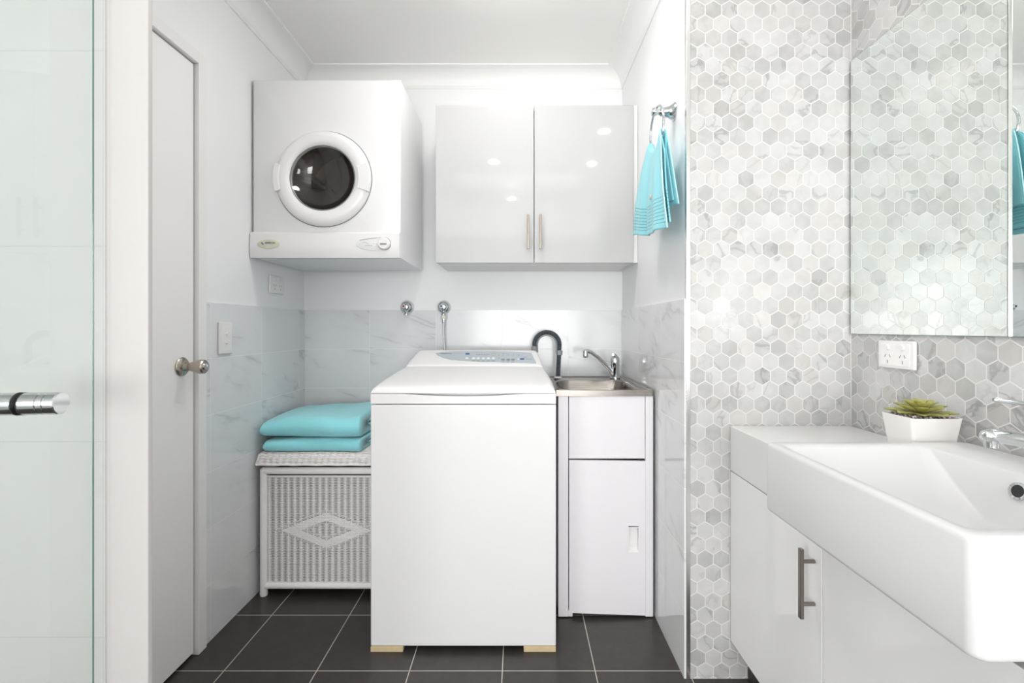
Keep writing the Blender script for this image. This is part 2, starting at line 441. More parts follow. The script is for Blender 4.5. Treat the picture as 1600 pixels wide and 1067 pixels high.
hex_wall('wall_vanity_side', 'y', YR, YH - .0025, 0, CEIL, XV, 1.2033, 1.0537, (XV, XV + .15, YR, YH, 0, CEIL))
b = MB(); b.box(.5275, .5405, YH - .004, YH + .012, 0, CEIL)
struct(b.build('trim_1', M['alu'], bevel=.001), 'metal tile edge strip')

# nib wall of the shower, shower side wall, wall behind the camera
b = MB(); b.box(XS, -.742, YN, YN + .09, 0, CEIL); b.mi = 1; b.box(XS, -.7420, YN - .001, YN, 0, CEIL)
struct(b.build('wall_shower_end', [M['nib'], M['tshow']]))
b = MB(); b.box(-.7418, -.6657, YN - .001, YN + .010, 0, CEIL)
struct(b.build('trim_2', M['nib'], bevel=.0015), 'white jamb board')
b = MB(); b.box(XS - .1, XS, YR, -2.15, 0, CEIL); b.box(XS - .1, XS, -.75, YN + .09, 0, CEIL); b.box(XS - .1, XS, -2.15, -.75, 0, .5); b.box(XS - .1, XS, -2.15, -.75, 1.8, CEIL)
wf = MB()
for a in ((-2.15, -2.11, .5, 1.8), (-.79, -.75, .5, 1.8), (-2.11, -.79, .5, .54), (-2.11, -.79, 1.76, 1.8)): wf.box(XS - .08, XS - .04, *a)
wf = struct(wf.build('added_window_3', M['trimw']))  # unseen window added to go with the side fill lamp
g_ = MB(); g_.box(XS - .066, XS - .06, -2.12, -.78, .53, 1.77); g_.build('pane', M['glass'], wf)
struct(b.build('wall_shower_side', M['tshow']))
b = MB(); wx0, wx1, wz0, wz1 = -.77, 1.0, .35, 1.85
b.box(-1.75, wx0, YR-.1, YR, 0, CEIL); b.box(wx1, 1.15, YR-.1, YR, 0, CEIL); b.box(wx0, wx1, YR-.1, YR, 0, wz0); b.box(wx0, wx1, YR-.1, YR, wz1, CEIL)
struct(b.build('wall_rear', M['wall']))
b = MB()
for a in ((wx0, wx0+.04, wz0, wz1), (wx1-.04, wx1, wz0, wz1), (wx0+.04, wx1-.04, wz0, wz0+.04), (wx0+.04, wx1-.04, wz1-.04, wz1), (.095, .135, wz0+.04, wz1-.04)):
    b.box(a[0], a[1], YR-.08, YR-.04, a[2], a[3])
wf = struct(b.build('added_window_1', M['trimw']))  # made-up window behind the camera, added for the rear fill lamp
b = MB(); b.box(wx0+.03, wx1-.03, YR-.066, YR-.06, wz0+.03, wz1-.03); b.build('pane', M['glass'], wf)

# coved cornices
def cove(name, a, bb, inward, z):
    """profile swept from a to bb; inward = unit vector away from the wall"""
    prof = [(0, -.085), (.004, -.085), (.006, -.078)]
    for k in range(9):
        t = k / 8 * PI / 2; prof.append((.080 - .070 * cos(t), -.074 + (.066) * sin(t)))
    prof += [(.086, -.006), (.086, 0), (0, 0)]
    m = MB(); lp = []
    for p in (Vector(a), Vector(bb)): lp.append([p + Vector(inward) * u + Vector((0, 0, z + v)) for u, v in prof])
    m.loops(lp, True, True); return struct(m.build(name, M['cornice'], smooth=30))
cove('trim_3', (XL, YB, 0), (XR, YB, 0), (0, -1, 0), CEIL)
cove('trim_4', (XL, YN+.09, 0), (XL, YB, 0), (1, 0, 0), CEIL)
cove('trim_5', (XR, YH, 0), (XR, YB, 0), (-1, 0, 0), CEIL)

# room door, its frame and knob
b = MB(); b.box(XL - .045, XL - .001, .97, 1.6195, .010, 2.001)
door = struct(b.build('door_1', M['door'], bevel=.002), 'plain white flush door')
kn = MB(); kc = (XL - .001, 1.561, .982)
kn.lathe([(0, .0), (.030, 0), (.031, .004), (.026, .009), (.014, .012), (.012, .020), (.014, .030), (.0205, .052), (.0235, .064), (.023, .074), (.019, .078), (.0, .078)], kc, 'x', 32)
k = kn.build('door_knob', M['knobm'], door, smooth=40)
b = MB(); b.lathe([(0, 0), (.011, 0), (.011, .003), (.006, .0035), (.0055, .001), (0, .001)], (kc[0] + .078, kc[1], kc[2]), 'x', 20); b.build('lock_button', M['chrome'], k, smooth=40)
b = MB()
b.box(XL, XL + .015, 1.623, 1.664, 0, 2.046); b.box(XL, XL + .015, YN + .10, 1.623, 2.005, 2.046)
b.box(XL - .09, XL, 1.6235, 1.6265, 0, 2.005)
struct(b.build('trim_6', M['trimw'], bevel=.003), 'white door architrave')
b = MB(); b.box(XL - .12, XL - .048, YN + .09, 1.623, 0, 2.003); struct(b.build('trim_7', M['trimw']), 'door rebate')

# ------------------------------------------------------------------ downlights
for i, (lx, ly) in enumerate(DOWN):
    where = ('above the middle of the floor', 'behind the viewer', 'above the towel ring corner', 'above the basin')[i]
    t = thing('downlight', 'round white recessed ceiling downlight ' + where, 'ceiling light', (lx, ly, CEIL), 'ceiling downlights')
    b = MB(); b.lathe([(.040, -.001), (.052, -.001), (.052, -.004), (.043, -.005), (.038, -.001)], (lx, ly, CEIL), 'z', 32); b.build('bezel', M['plast'], t, smooth=40)
    b = MB(); b.lathe([(0, -.0005), (.037, -.0005), (.037, -.0015), (0, -.0015)], (lx, ly, CEIL), 'z', 32); b.build('lens', M['lens'], t, smooth=40)

cl_ = thing('added_ceiling_light', 'added unseen opal glass bowl ceiling light in front of the dryer', 'ceiling light', (-.08, 1.61, CEIL))  # glowing bowl added out of view to brighten ceiling and alcove
b = MB(); b.lathe([(0, 0), (.165, 0), (.168, -.006), (.165, -.014), (0, -.014)], (-.08, 1.61, CEIL - .0005), 'z', 40); b.build('bezel', M['plast'], cl_, smooth=40)
b = MB(); b.lathe([(0, -.0145), (.155, -.0145), (.152, -.028), (.138, -.042), (.110, -.052), (.07, -.058), (0, -.061)], (-.08, 1.61, CEIL - .0005), 'z', 40); b.build('added_opal_bowl', M['bowl'], cl_, smooth=60)

# ------------------------------------------------------------------ shower screen
th = math.radians(8)
gd = Vector((-sin(th), cos(th), 0)); gn = Vector((cos(th), sin(th), 0))   # along the pane (away) and out of it
ge = Vector((-.7455, .84, 0))                                            # far edge of the pane
sc = thing('shower_screen', 'frameless clear glass shower door panel at the left edge with chrome knob', 'shower screen', (ge.x, ge.y, .01))
def slab(a, bb, t, z0, z1):
    t = min(t, .006)
    p = [a - gn*t/2, a + gn*t/2, bb + gn*t/2, bb - gn*t/2]
    return [[v + Vector((0, 0, z0)) for v in p], [v + Vector((0, 0, z1)) for v in p]]
b = MB(); b.loops(slab(ge - gd*.003, ge - gd*.80, .006, .012, 2.05), True, True); b.build('glass_pane', M['glass'], sc)
b = MB(); b.loops(slab(ge - gd*.0018, ge - gd*.0030, .0022, .012, 2.05), True, True); b.build('polished_edge', M['gedge'], sc)
kp = Vector((-.726, .700, 1.109 - 119 * .700 / 748))
def axial(m, prof, c, ax, n=32):
    ax = ax.normalized(); u = ax.cross(Vector((0, 0, 1))).normalized(); v = u.cross(ax)
    m.loops([[c + ax*h + (u*cos(2*PI*k/n) + v*sin(2*PI*k/n)) * max(r, 1e-5) for k in range(n)] for r, h in prof], True, True)
for sgn in (1, -1):
    b = MB(); r = .0166; pr = [(0, .004), (r, .004)]
    for hh in (.027, .036, .045): pr += [(r, hh-.0010), (r-.0016, hh-.0004), (r-.0016, hh+.0004), (r, hh+.0010)] if hh < .045 else []
    pr += [(r, .0495), (r-.0012, .051), (0, .051)]
    axial(b, pr, kp, gn*sgn); b.build('door_knob', M['chrome'], sc, smooth=30)
    b = MB(); axial(b, [(0, .0031), (r*1.02, .0031), (r*1.02, .0045), (0, .0045)], kp, gn*sgn); b.build('gasket', M['dark'], sc, smooth=30)

# ------------------------------------------------------------------ dryer
DX0, DX1, DY0, DY1, DZ0, DZ1 = -1.092, -.486, 1.96, 2.40, 1.395, 2.126
dr = thing('clothes_dryer', 'white wall mounted front loading clothes dryer with round dark porthole', 'dryer', ((DX0+DX1)/2, DY1, DZ0))
pc = (-.798, 1.717)
angs = sorted([2*PI*k/96 for k in range(96)] + [math.atan2(z-pc[1], x-pc[0]) % (2*PI) for x in (DX0, DX1) for z in (DZ0, DZ1)])
def rl(ins, y):
    out = []
    for a in angs:
        c, s = cos(a), sin(a); t = 1e9
        if c > 1e-9: t = min(t, (DX1-ins-pc[0])/c)
        if c < -1e-9: t = min(t, (DX0+ins-pc[0])/c)
        if s > 1e-9: t = min(t, (DZ1-ins-pc[1])/s)
        if s < -1e-9: t = min(t, (DZ0+ins-pc[1])/s)
        out.append((pc[0]+c*t, y, pc[1]+s*t))
    return out
def cl(r, y): return [(pc[0]+r*cos(a), y, pc[1]+r*sin(a)) for a in angs]
b = MB(); b.loops([cl(.150, DY0+.02), cl(.150, DY0), rl(.010, DY0), rl(.004, DY0+.002), rl(.001, DY0+.006), rl(0, DY0+.012), rl(0, DY1)], False, True)
b.build('body', M['appl'], dr, smooth=50)
b = MB(); b.loops([cl(.150, DY0+.01), cl(.150, DY0+.05), cl(.24, DY0+.06), cl(.24, DY1-.06)], False, True)
dm = b.build('drum', M['drum'], dr, smooth=50)
b = MB()
for a in (.6, .6+2*PI/3, .6+4*PI/3):
    c = Vector((pc[0] + .20*cos(a), 0, pc[1] + .20*sin(a)))
    d = Vector((cos(a), 0, sin(a))); e = Vector((-sin(a), 0, cos(a)))
    lo = [c + d*.04 - e*.035, c + d*.04 + e*.035, c - d*.045 + e*.008, c - d*.045 - e*.008]
    b = MB(); b.loops([[p + Vector((0, DY0+.10, 0)) for p in lo], [p + Vector((0, DY1-.07, 0)) for p in lo]], True, True); b.build('lifter_fin', M['drum'], dm, bevel=.006)
b = MB(); vc = (pc[0]+.085, DY1-.075, pc[1]-.075)
b.lathe([(0, 0), (.085, 0), (.085, .008), (0, .010)], vc, 'y', 40)
b.mi = 1
for i in range(-6, 7):
    for j in range(-6, 7):
        if i*i + j*j < 40: b.box(vc[0]+i*.012-.004, vc[0]+i*.012+.004, vc[1]-.0015, vc[1]-.0005, vc[2]+j*.012-.003, vc[2]+j*.012+.003)
b.build('vent_grille', [M['drumv'], M['dark']], dm, smooth=40)
# porthole door
b = MB()
prof = [(.130, .000), (.1315, -.012), (.136, -.020), (.150, -.026), (.170, -.027), (.184, -.022), (.192, -.012), (.1945, -.002), (.1945, .000)]
lp = [cl(r, DY0 - .0015 + h) for r, h in prof]
b.loops(lp); pd = b.build('porthole_door', M['plast'], dr, smooth=60)
b = MB(); b.loops([cl(.1955, DY0-.0003), cl(.1975, DY0-.0008), cl(.1935, DY0-.0018)]); b.build('door_seal', M['mark'], pd)
b = MB(); b.loops([cl(.1318, DY0-.016), cl(.129, DY0-.013), cl(.115, DY0+.005), cl(.09, DY0+.022), cl(.05, DY0+.034), cl(.001, DY0+.038)]); b.build('porthole_glass', M['portg'], pd, smooth=70)
b = MB(); b.loops([cl(.1335, DY0-.017), cl(.1312, DY0-.0185), cl(.1285, DY0-.0155), cl(.131, DY0-.013), cl(.1335, DY0-.017)]); b.build('glass_rim', M['rim'], pd, smooth=60)
def arcblock(r0, r1, a0, a1, y0, y1, m, n=10):
    f = lambda r, a, y: (pc[0]+r*cos(a), y, pc[1]+r*sin(a))
    lp = []
    for k in range(n+1):
        a = a0 + (a1-a0)*k/n; lp.append([f(r0, a, y1), f(r0, a, y0), f(r1, a, y0), f(r1, a, y1)])
    m.loops(lp, True, True)
b = MB(); arcblock(.172, .198, PI-.30, PI+.30, DY0-.030, DY0-.002, b); b.build('hinge', M['plast'], pd, bevel=.003)
b = MB(); arcblock(.148, .1955, -.30, .31, DY0-.0315, DY0-.002, b); b.build('handle', M['plast'], pd, bevel=.003)
# control fascia
b = MB(); FY = DY0 - .010
fz = [(DZ0-.002, FY+.012), (DZ0-.002, FY+.004), (DZ0+.004, FY), (DZ0+.050, FY-.003), (DZ0+.098, FY), (DZ0+.106, FY+.0095)]
b.loops([[(x, y, z) for x in (DX0-.004, DX0+.003, DX1-.008, DX1-.001)] for z, y in fz], closed=False)
b.loops([[(DX0-.004, y, z) for z, y in fz], [(DX0-.004, DY0+.005, z) for z, y in fz]], closed=False)
b.loops([[(DX1-.001, y, z) for z, y in fz], [(DX1-.001, DY0+.005, z) for z, y in fz]], closed=False)
b.loops([[(x, y, DZ0-.002) for x in (DX0-.004, DX1-.001)] for y in (FY+.004, DY0+.006)], closed=False)
fa = b.build('control_fascia', M['plast'], dr, smooth=35)
s = 748/(FY-.003)
px = lambda X: (X - CX) / s
pz = lambda Y: H + (CY - Y) / s
b = MB(); b.lathe([(0, 0), (.045, 0), (.045, -.002), (.043, -.0028), (0, -.003)], (px(419.6), FY-.0025, pz(381.5)), 'y', 48, 1, .42); bd = b.build('badge', M['beige'], fa, smooth=40)
bd['label'] = 'pale green oval badge'
RX = Matrix.Rotation(PI/2, 4, 'X')
text('logo', 'SIMPSON', .0105, M['mark'], bd, Matrix.Translation((px(422.5), FY-.0062, pz(379.8))) @ RX)
b = MB(); b.box(px(410)-.0025, px(410)+.0015, FY-.0064, FY-.0056, pz(380)-.004, pz(380)+.004); b.box(px(411)-.001, px(411)+.003, FY-.0064, FY-.0056, pz(381)-.004, pz(381)+.002); b.build('emblem', M['mark'], bd)
b = MB(); ec = (px(584), FY-.0025, pz(381)); b.lathe([(0, 0), (.072, 0), (.072, -.0015), (.069, -.0022), (0, -.0022)], ec, 'y', 48, 1, .38); b.build('dial_plate', M['appl'], fa, smooth=40)
b = MB()
pts = [(px(562)+t*.088, FY-.0052, pz(375.5) + .0105*sin(t*PI*.5)) for t in [k/12 for k in range(13)]]
b.tube(pts, .0009, 6); b.build('printed_arc', M['clipg'], fa)
b = MB(); kc = (px(601), FY-.004, pz(381))
b.lathe([(0, 0), (.0245, 0), (.0245, -.008), (.023, -.017), (.021, -.019), (0, -.019)], kc, 'y', 36); kb = b.build('dial', M['plast'], fa, smooth=40)
b = MB(); b.lathe([(.0245, .0), (.0262, 0), (.0262, -.003), (.0245, -.003)], kc, 'y', 36); b.build('dial_ring', M['clipg'], kb, smooth=40)
b = MB(); b.box(kc[0]-.013, kc[0]+.013, kc[1]-.0215, kc[1]-.0185, kc[2]-.0065, kc[2]-.0005); b.build('grip', M['clipg'], kb, bevel=.001)
for (X, Y, w) in ((562.5, 381, .0012), (584.5, 381, .0012), (589, 381, .0008)):
    b = MB(); b.lathe([(0, 0), (w, 0), (w, -.0006), (0, -.0006)], (px(X), FY-.0047, pz(Y)), 'y', 10); b.build('printed_dot', M['mark'], fa)
b = MB()
wv = [(px(565)+t*.030, FY-.0052, pz(380)+.005*sin(t*PI)-.004*t) for t in [k/10 for k in range(11)]]; b.tube(wv, .0005, 5)
b.build('printed_wave', M['mark'], fa); b = MB(); b.tube([(px(571), FY-.0052, pz(383.3)), (px(582), FY-.0052, pz(384))], .0005, 5); b.build('printed_line', M['mark'], fa)

# ------------------------------------------------------------------ wall cabinet
cab = thing('wall_cabinet', 'white gloss two door wall cabinet beside the dryer', 'cabinet', (.07, YB, 1.3975))
b = MB(); y0, y1 = 2.137, YB - .001; z0, z1 = 1.3975, 2.092
b.box(-.366, -.350, y0, y1, z0, z1); b.box(.489, .505, y0, y1, z0, z1); b.box(-.350, .489, y0, y1, z0, z0+.016); b.box(-.350, .489, y0, y1, z1-.016, z1); b.box(-.350, .489, y1-.006, y1, z0+.016, z1-.016)
b.build('carcass', M['carc'], cab)
b = MB(); b.box(.5075, .5265, 2.125, 2.150, z0, z1+.003); b.box(.5075, .5265, 2.150, y1, z0, z0+.016); b.build('filler_strip', M['carc'], cab)
for xa, xb, hx in ((-.368, .0650, .0400), (.0680, .5055, .0935)):
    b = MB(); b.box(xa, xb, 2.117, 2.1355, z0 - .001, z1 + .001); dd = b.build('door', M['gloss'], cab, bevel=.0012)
    b = MB(); b.box(hx-.0055, hx+.0055, 2.081, 2.090, 1.452, 1.603); b.tube([(hx, 2.088, 1.484), (hx, 2.1168, 1.484)], .0045, 10); b.tube([(hx, 2.088, 1.571), (hx, 2.1168, 1.571)], .0045, 10)
    b.build('handle', M['nickel'], dd, bevel=.001)

# ------------------------------------------------------------------ hamper
hm = thing('laundry_hamper', 'white painted wicker laundry hamper with woven diamond on its front', 'hamper', (-.80, 2.17, 0))
hx0, hx1, hy0, hy1 = -1.058, -.545, 1.985, 2.36; hb, ht = .045, .525
b = MB()
for x in (hx0, hx1):
    for y in (hy0, hy1): b.lathe([(0, 0), (.014, 0), (.016, .006), (.0145, .03), (.0145, ht), (0, ht)], (x, y, 0), 'z', 14)
for y in (hy0, hy1):
    for z, r in ((ht-.008, .015), (hb-.004, .013), (ht-.032, .004)): b.tube([(hx0, y, z), (hx1, y, z)], r, 12)
for x in (hx0, hx1):
    for z, r in ((ht-.008, .015), (hb-.004, .013)): b.tube([(x, hy0, z), (x, hy1, z)], r, 12)
b.build('frame', M['wick'], hm, smooth=50)
b = MB(); b.box(hx0+.006, hx1-.006, hy0+.032, hy1-.032, hb, ht-.02); b.build('hole_shade_box', M['wickin'], hm)  # dark box: shade behind the weave holes put into its colour
P = .0262; rows = 100; rp = (ht - .034 - hb - .006) / rows
def weave(m, L0, L1, fn, z, amp=1., n=None, seed=0, diamond=True, zc=.27, x_mid=-.80):
    n = n or int((L1-L0)/.0044); rng = random.Random(seed); pts = []; rad = []
    for k in range(n+1):
        x = L0 + (L1-L0)*k/n; ph = cos(2*PI*(x - x_mid)/P); off = ph; r = .00155 + .00050*ph
        if diamond:
            q = abs(x-x_mid)/.19 + abs(z-zc)/.075
            if .55 < q < 1.0: off = .9 + .15*cos(4*PI*(x-x_mid)/P); r = .0021
            elif 1.0 <= q < 1.15: off = -.9; r = .0016
            elif .40 < q <= .55: off = -.9; r = .0016
        pts.append(fn(x, off*.0022 + rng.uniform(-.0003, .0003), z + rng.uniform(-.0003, .0003))); rad.append(r)
    m.tube(pts, rad, 5)
b = MB()
for i in range(rows):
    z = hb + .008 + rp*(i+.5); weave(b, hx0+.012, hx1-.012, lambda x, o, z: (x, hy0 + .002 - o, z), z, seed=i)
x = -.80 - 9*P
while x < hx1 - .012: b.tube([(x, hy0+.0035, hb), (x, hy0+.0035, ht-.03)], .0022, 5); x += P
b.build('front_weave', M['wick'], hm, smooth=60)
for sx, sd in ((hx0, -1), (hx1, 1)):
    b = MB()
    for i in range(rows//2):
        z = hb + .008 + 2*rp*(i+.5); weave(b, hy0+.012, hy1-.012, lambda y, o, z: (sx + sd*o*1. , y, z), z, seed=i, diamond=False, n=40, x_mid=2.17)
    b.build('side_weave', M['wick'], hm, smooth=60)
# lid
ld = None; b = MB()
lx0, lx1, ly0, ly1, lz0, lz1 = -1.082, -.528, 1.962, 2.385, .545, .592
b.box(lx0+.012, lx1-.012, ly0+.014, ly1-.01, lz0+.002, lz1-.007)
ld = b.build('lid', M['wick'], hm, bevel=.01)
b = MB()
for i in range(9):
    t = i/8; z = lz0 + .002 + (lz1-lz0-.004)*t; y = ly0 + .003 + .020*t*t
    n = 126; pts = []; rad = []
    for k in range(n+1):
        x = lx0+.004*(1+2*t) + (lx1-lx0-.008*(1+2*t))*k/n; c = cos(2*PI*(x+.8)/P)
        pts.append((x, y + (-.0020*c if i else -.003), z + .0006*sin(k*.3+i))); rad.append(.0024+.0006*c if i else .0042)
    b.tube(pts, rad, 6)
for i in range(40):
    y = ly0 + .028 + i*.0088
    n = 64; pts = [(lx0+.008 + (lx1-lx0-.016)*k/n, y, lz1 - .0055 + .0018*cos(PI*k*.5*1.0)) for k in range(n+1)]; b.tube(pts, .003, 5)
for xx, sg in ((lx0, 1), (lx1, -1)):
    for i in range(7):
        t = i/6; b.tube([(xx + sg*(.001+.012*t), ly0+.006, lz0+.004+(lz1-lz0-.01)*t), (xx + sg*(.001+.012*t), ly1-.004, lz0+.004+(lz1-lz0-.01)*t)], .0042, 6)
b.build('lid_weave', M['wick'], ld, smooth=60)

# ------------------------------------------------------------------ folded towels
def folded_towel(name, label, x0, x1, yf, yb, zb, hgt, lean, seed):
    """nested C folds: the rounded fold faces the room, the layer ends show at the right"""
    rng = random.Random(seed); m = MB(); t = hgt/4*.86
    ph = [rng.uniform(0, 6) for _ in range(4)]
    def cs(k):  # centre line of one C, k = 0 outer, 1 inner
        R = hgt/2 - t/2 - k*t; zc = hgt/2; f = yf + hgt/2 + .012
        pts = [(yb - .01*k, zc - R), ((yb+f)/2, zc - R)]
        pts += [(f - R*cos(a)*(1.15 if k == 0 else 1), zc + R*sin(a)) for a in [-PI/2 + PI*j/12 for j in range(13)]]
        pts += [((yb+f)/2, zc + R), (yb - .01*k, zc + R)]
        return pts
    N = 56
    for k in (0, 1):
        c = cs(k); outer = []; inner = []
        for i, p in enumerate(c):
            a = Vector(c[max(i-1, 0)]); bb = Vector(c[min(i+1, len(c)-1)]); d = (bb-a).normalized(); nn = Vector((d.y, -d.x))
            hw = t/2*.97; outer.append(Vector(p) + nn*hw); inner.append(Vector(p) - nn*hw)
        ring = outer + [outer[-1]*.5 + inner[-1]*.5 + Vector((.004, 0))] + inner[::-1] + [outer[0]*.5 + inner[0]*.5 + Vector((.004, 0))]
        lp = []
        for j in range(N+1):
            u = (j/N); x = x0 + (x1-x0)*u
            e = min(1., math.sqrt(max(0., 1-(1-min(1, u/.04))**2)) + .02)
            sc_ = e*(.74 + .26*min(1, u/.38)**.8)
            if u > .97: sc_ *= 1 - .06*(u-.97)/.03
            dz = lean(u); wv = .35 if hgt < .07 else 1.
            row = []
            for y, z in ring:
                v = (y-yf)/(yb-yf)
                zz = z*sc_ + (hgt*(1-sc_)*.30 if e > .99 else hgt*(1-sc_)*.30)
                w = .0035*sin(u*9+ph[0]+v*3) + .0025*sin(u*17+ph[1]-v*5) + .003*sin(v*6+ph[2])
                yy = y + (.006*sin(u*7+ph[3]) + .012*(1-e))*(1-v)
                zz = zz + w*wv*(z/hgt) + dz*v*(.4+.6*z/hgt)
                row.append((x - (.008*k + .004*sin(v*8))*max(0, (u-.9)/.1), yy, zb + max(0.0005, zz)))
            lp.append(row)
        m.loops(lp, True, True)
    o = m.build(name, M['towel'], smooth=60, sub=1)
    return tag(o, label, 'towel')
folded_towel('folded_towel', 'lower aqua blue folded bath towel lying directly on the wicker lid', -1.066, -.655, 1.968, 2.33, .5915, .056, lambda u: .0, 3)
folded_towel('folded_towel', 'upper aqua blue folded bath towel on top of the other towel', -1.076, -.655, 1.962, 2.33,   .6505, .089, lambda u: .012*min(1, u*2), 5)

# ------------------------------------------------------------------ washing machine
WX0, WX1, WY0, WY1 = -.509, .127, 1.64, 2.23; WC = (WX0+WX1)/2
wm = thing('washing_machine', 'white top loading washing machine with sloped grey control panel', 'washing machine', (WC, 1.93, 0))
b = MB(); b.box(WX0, WX1, WY0, WY1, .018, .8455); b.build('cabinet', M['appl'], wm, bevel=.004)
b = MB(); b.box(WX0+.13, WX1-.13, WY0+.17, WY1-.03, .0, .0175); b.build('base', M['dark'], wm)
b = MB()
top = [(WX0+.0005, .8485)]; n = 40
ring = [(WX1-.0005, .8485)]
for k in range(n+1):
    x = WX1-.0005 - (WX1-WX0-.001)*k/n; u = (x-WC)/.205
    ring.append((x, .883 - (.009*(1-u*u) if abs(u) < 1 else 0)))
ring.append((WX0+.0005, .8485))
b.loops([[(x, WY0+.001, z) for x, z in ring], [(x, WY0+.012, z) for x, z in ring]], True, True)
b.box(WX0+.002, WX1-.002, WY0+.03, WY1, .8485, .884)
b.build('top_deck', M['plast'], wm, smooth=30)
def hw(y):
    P_ = [(1.64, .3165), (1.72, .316), (1.90, .3085), (2.04, .299), (2.12, .292), (2.23, .276)]
    for a, c in zip(P_, P_[1:]):
        if y <= c[0]: return a[1] + (c[1]-a[1])*(y-a[0])/(c[0]-a[0])
    return P_[-1][1]
def dome(m, prof, r, zlow):
    lp = []
    for y, zt in prof:
        w = hw(y); rr = min(r, (zt-zlow)*.9); row = [(WC-w, y, zlow)]
        for k in range(9):
            a = PI/2*k/8; row.append((WC-w+rr-rr*cos(a), y, zt-rr+rr*sin(a)))
        for k in range(1, 20): row.append((WC-w+rr+(2*w-2*rr)*k/20, y, zt + .0015*sin(PI*k/20)))
        for k in range(9):
            a = PI/2*(1-k/8); row.append((WC+w-rr+rr*cos(a), y, zt-rr+rr*sin(a)))
        row.append((WC+w, y, zlow)); lp.append(row)
    m.loops(lp, True, True)
b = MB(); dome(b, [(1.6395, .889), (1.642, .895), (1.650, .902), (1.665, .908), (1.70, .914), (1.76, .921), (1.84, .928), (1.92, .936), (1.99, .942), (2.038, .944)], .024, .8845)
b.build('lid', M['plast'], wm, smooth=50)
b = MB(); dome(b, [(2.041, .945), (2.046, .9495), (2.056, .9535), (2.10, .9686), (2.15, .9856), (2.20, 1.0026), (2.212, 1.0045), (2.222, 1.001), (2.23, .990)], .022, .8845)
cs_ = b.build('console', M['plast'], wm, smooth=50)
PZ = lambda y: .9555 + .34*(y-2.06)       # plane of the console slope
def onp(X, Y, lift=.0):
    k_ = (CY - Y)/748; y = (PZ(0) - H + lift)/(k_ - .34); return Vector(((X-CX)/748*y, y, PZ(y) + lift))
nrm = Vector((0, -.34, 1)).normalized()
pp = [(681, 552.4), (690, 550.6), (711.6, 549.4), (741, 548.9), (770, 549.1), (800, 550), (830, 551.8), (838, 567.6), (800.6, 566.6), (775, 566.3), (753, 566), (729, 564.8), (705.6, 562.8), (691.4, 558.8), (683, 554.8)]
b = MB(); b.poly([onp(*p, .0005) for p in pp], .0022, nrm); cp = b.build('control_panel', M['panel'], cs_); cp['label'] = 'grey printed control panel'
TL = .0032
SL = math.atan(.34)
def ptext(name, s_, size, mat, X, Y, sx=1.): return text(name, s_, size, mat, cp, Matrix.Translation(onp(X, Y, TL)) @ Matrix.Rotation(SL, 4, 'X'), .0003, sx)
ptext('brand_name', 'FISHER&PAYKEL', .0085, M['mark'], 697, 552.6, .85)
ptext('model_name', 'smart drive', .013, M['mark'], 754, 553.6, 1.0)
def oval(m, X, Y, rx, ry, hh=.003):
    c = onp(X, Y, .0023); u = Vector((1, 0, 0)); v = Vector((0, 1, .34)).normalized()
    f = lambda k, s_, h_: c + (u*cos(2*PI*k/20)*rx + v*sin(2*PI*k/20)*ry)*s_ + nrm*h_
    m.loops([[f(k, 1, 0) for k in range(20)], [f(k, 1, hh*.7) for k in range(20)], [f(k, .8, hh) for k in range(20)]], True, True)
for X in (729.5, 739.8, 747.3, 755.3, 763, 770.8):
    b = MB(); oval(b, X, 560, .0075, .009); b.build('button', M['plast'], cp, smooth=40)
for X in (786, 794, 801.3):
    b = MB(); oval(b, X, 562.2, .0085, .010); b.build('button', M['clipg'], cp, smooth=40)
for X, Y in ((730.6, 553), (815.8, 561)):
    b = MB(); oval(b, X, Y, .0105, .0085); b.build('blue_button', M['blue'], cp, smooth=40)
b = MB(); oval(b, 810, 561.3, .004, .006); b.build('indicator', M['plast'], cp)
def mark(f):
    global b
    b = MB(); f(b); b.build('printed_mark', M['mark'], cp)
def bar(X0_, X1_, Y, h_): mark(lambda m: m.poly([onp(X0_, Y, .0026), onp(X1_, Y, .0026), onp(X1_, Y-h_, .0026), onp(X0_, Y-h_, .0026)], .0004, nrm))
for X in (779, 786, 794, 802, 810):
    for Y in (553.6, 556): mark(lambda m: oval(m, X, Y, .0022, .002, .001))
for X in (740, 747, 755, 763, 771): bar(X-2.5, X+2.5, 564.2, .7)
for X in (786, 793.5, 801): bar(X-3, X+3, 566, .7)
for a in ((821, 831, 561.3), (818, 823, 558.5), (779, 781, 560)): bar(*a, .5)
p4 = [(768.5, 551.6), (774, 551.7), (774.3, 555), (768.8, 555), (768.5, 551.6)]
mark(lambda m: m.tube([onp(*a, .003) for a in p4], .0005, 5))
for x0, x1, z1 in ((WX0+.001, WX0+.112, .0175), (WX1-.111, WX1-.001, .0175)):
    b = MB(); b.loops([[(x0, y, z) for y, z in ((1.637, 0), (1.637, z1), (1.80, z1), (1.80, 0))], [(x1, y, z) for y, z in ((1.637, 0), (1.637, z1), (1.80, z1), (1.80, 0))]], True, True)
    o = b.build('wooden_wedge', M['wood'], bevel=.001)
    tag(o, 'thin pine wood wedge under the %s front corner of the washing machine' % ('left' if x0 < -.3 else 'right'), 'wedge', 'wedges under the washing machine')

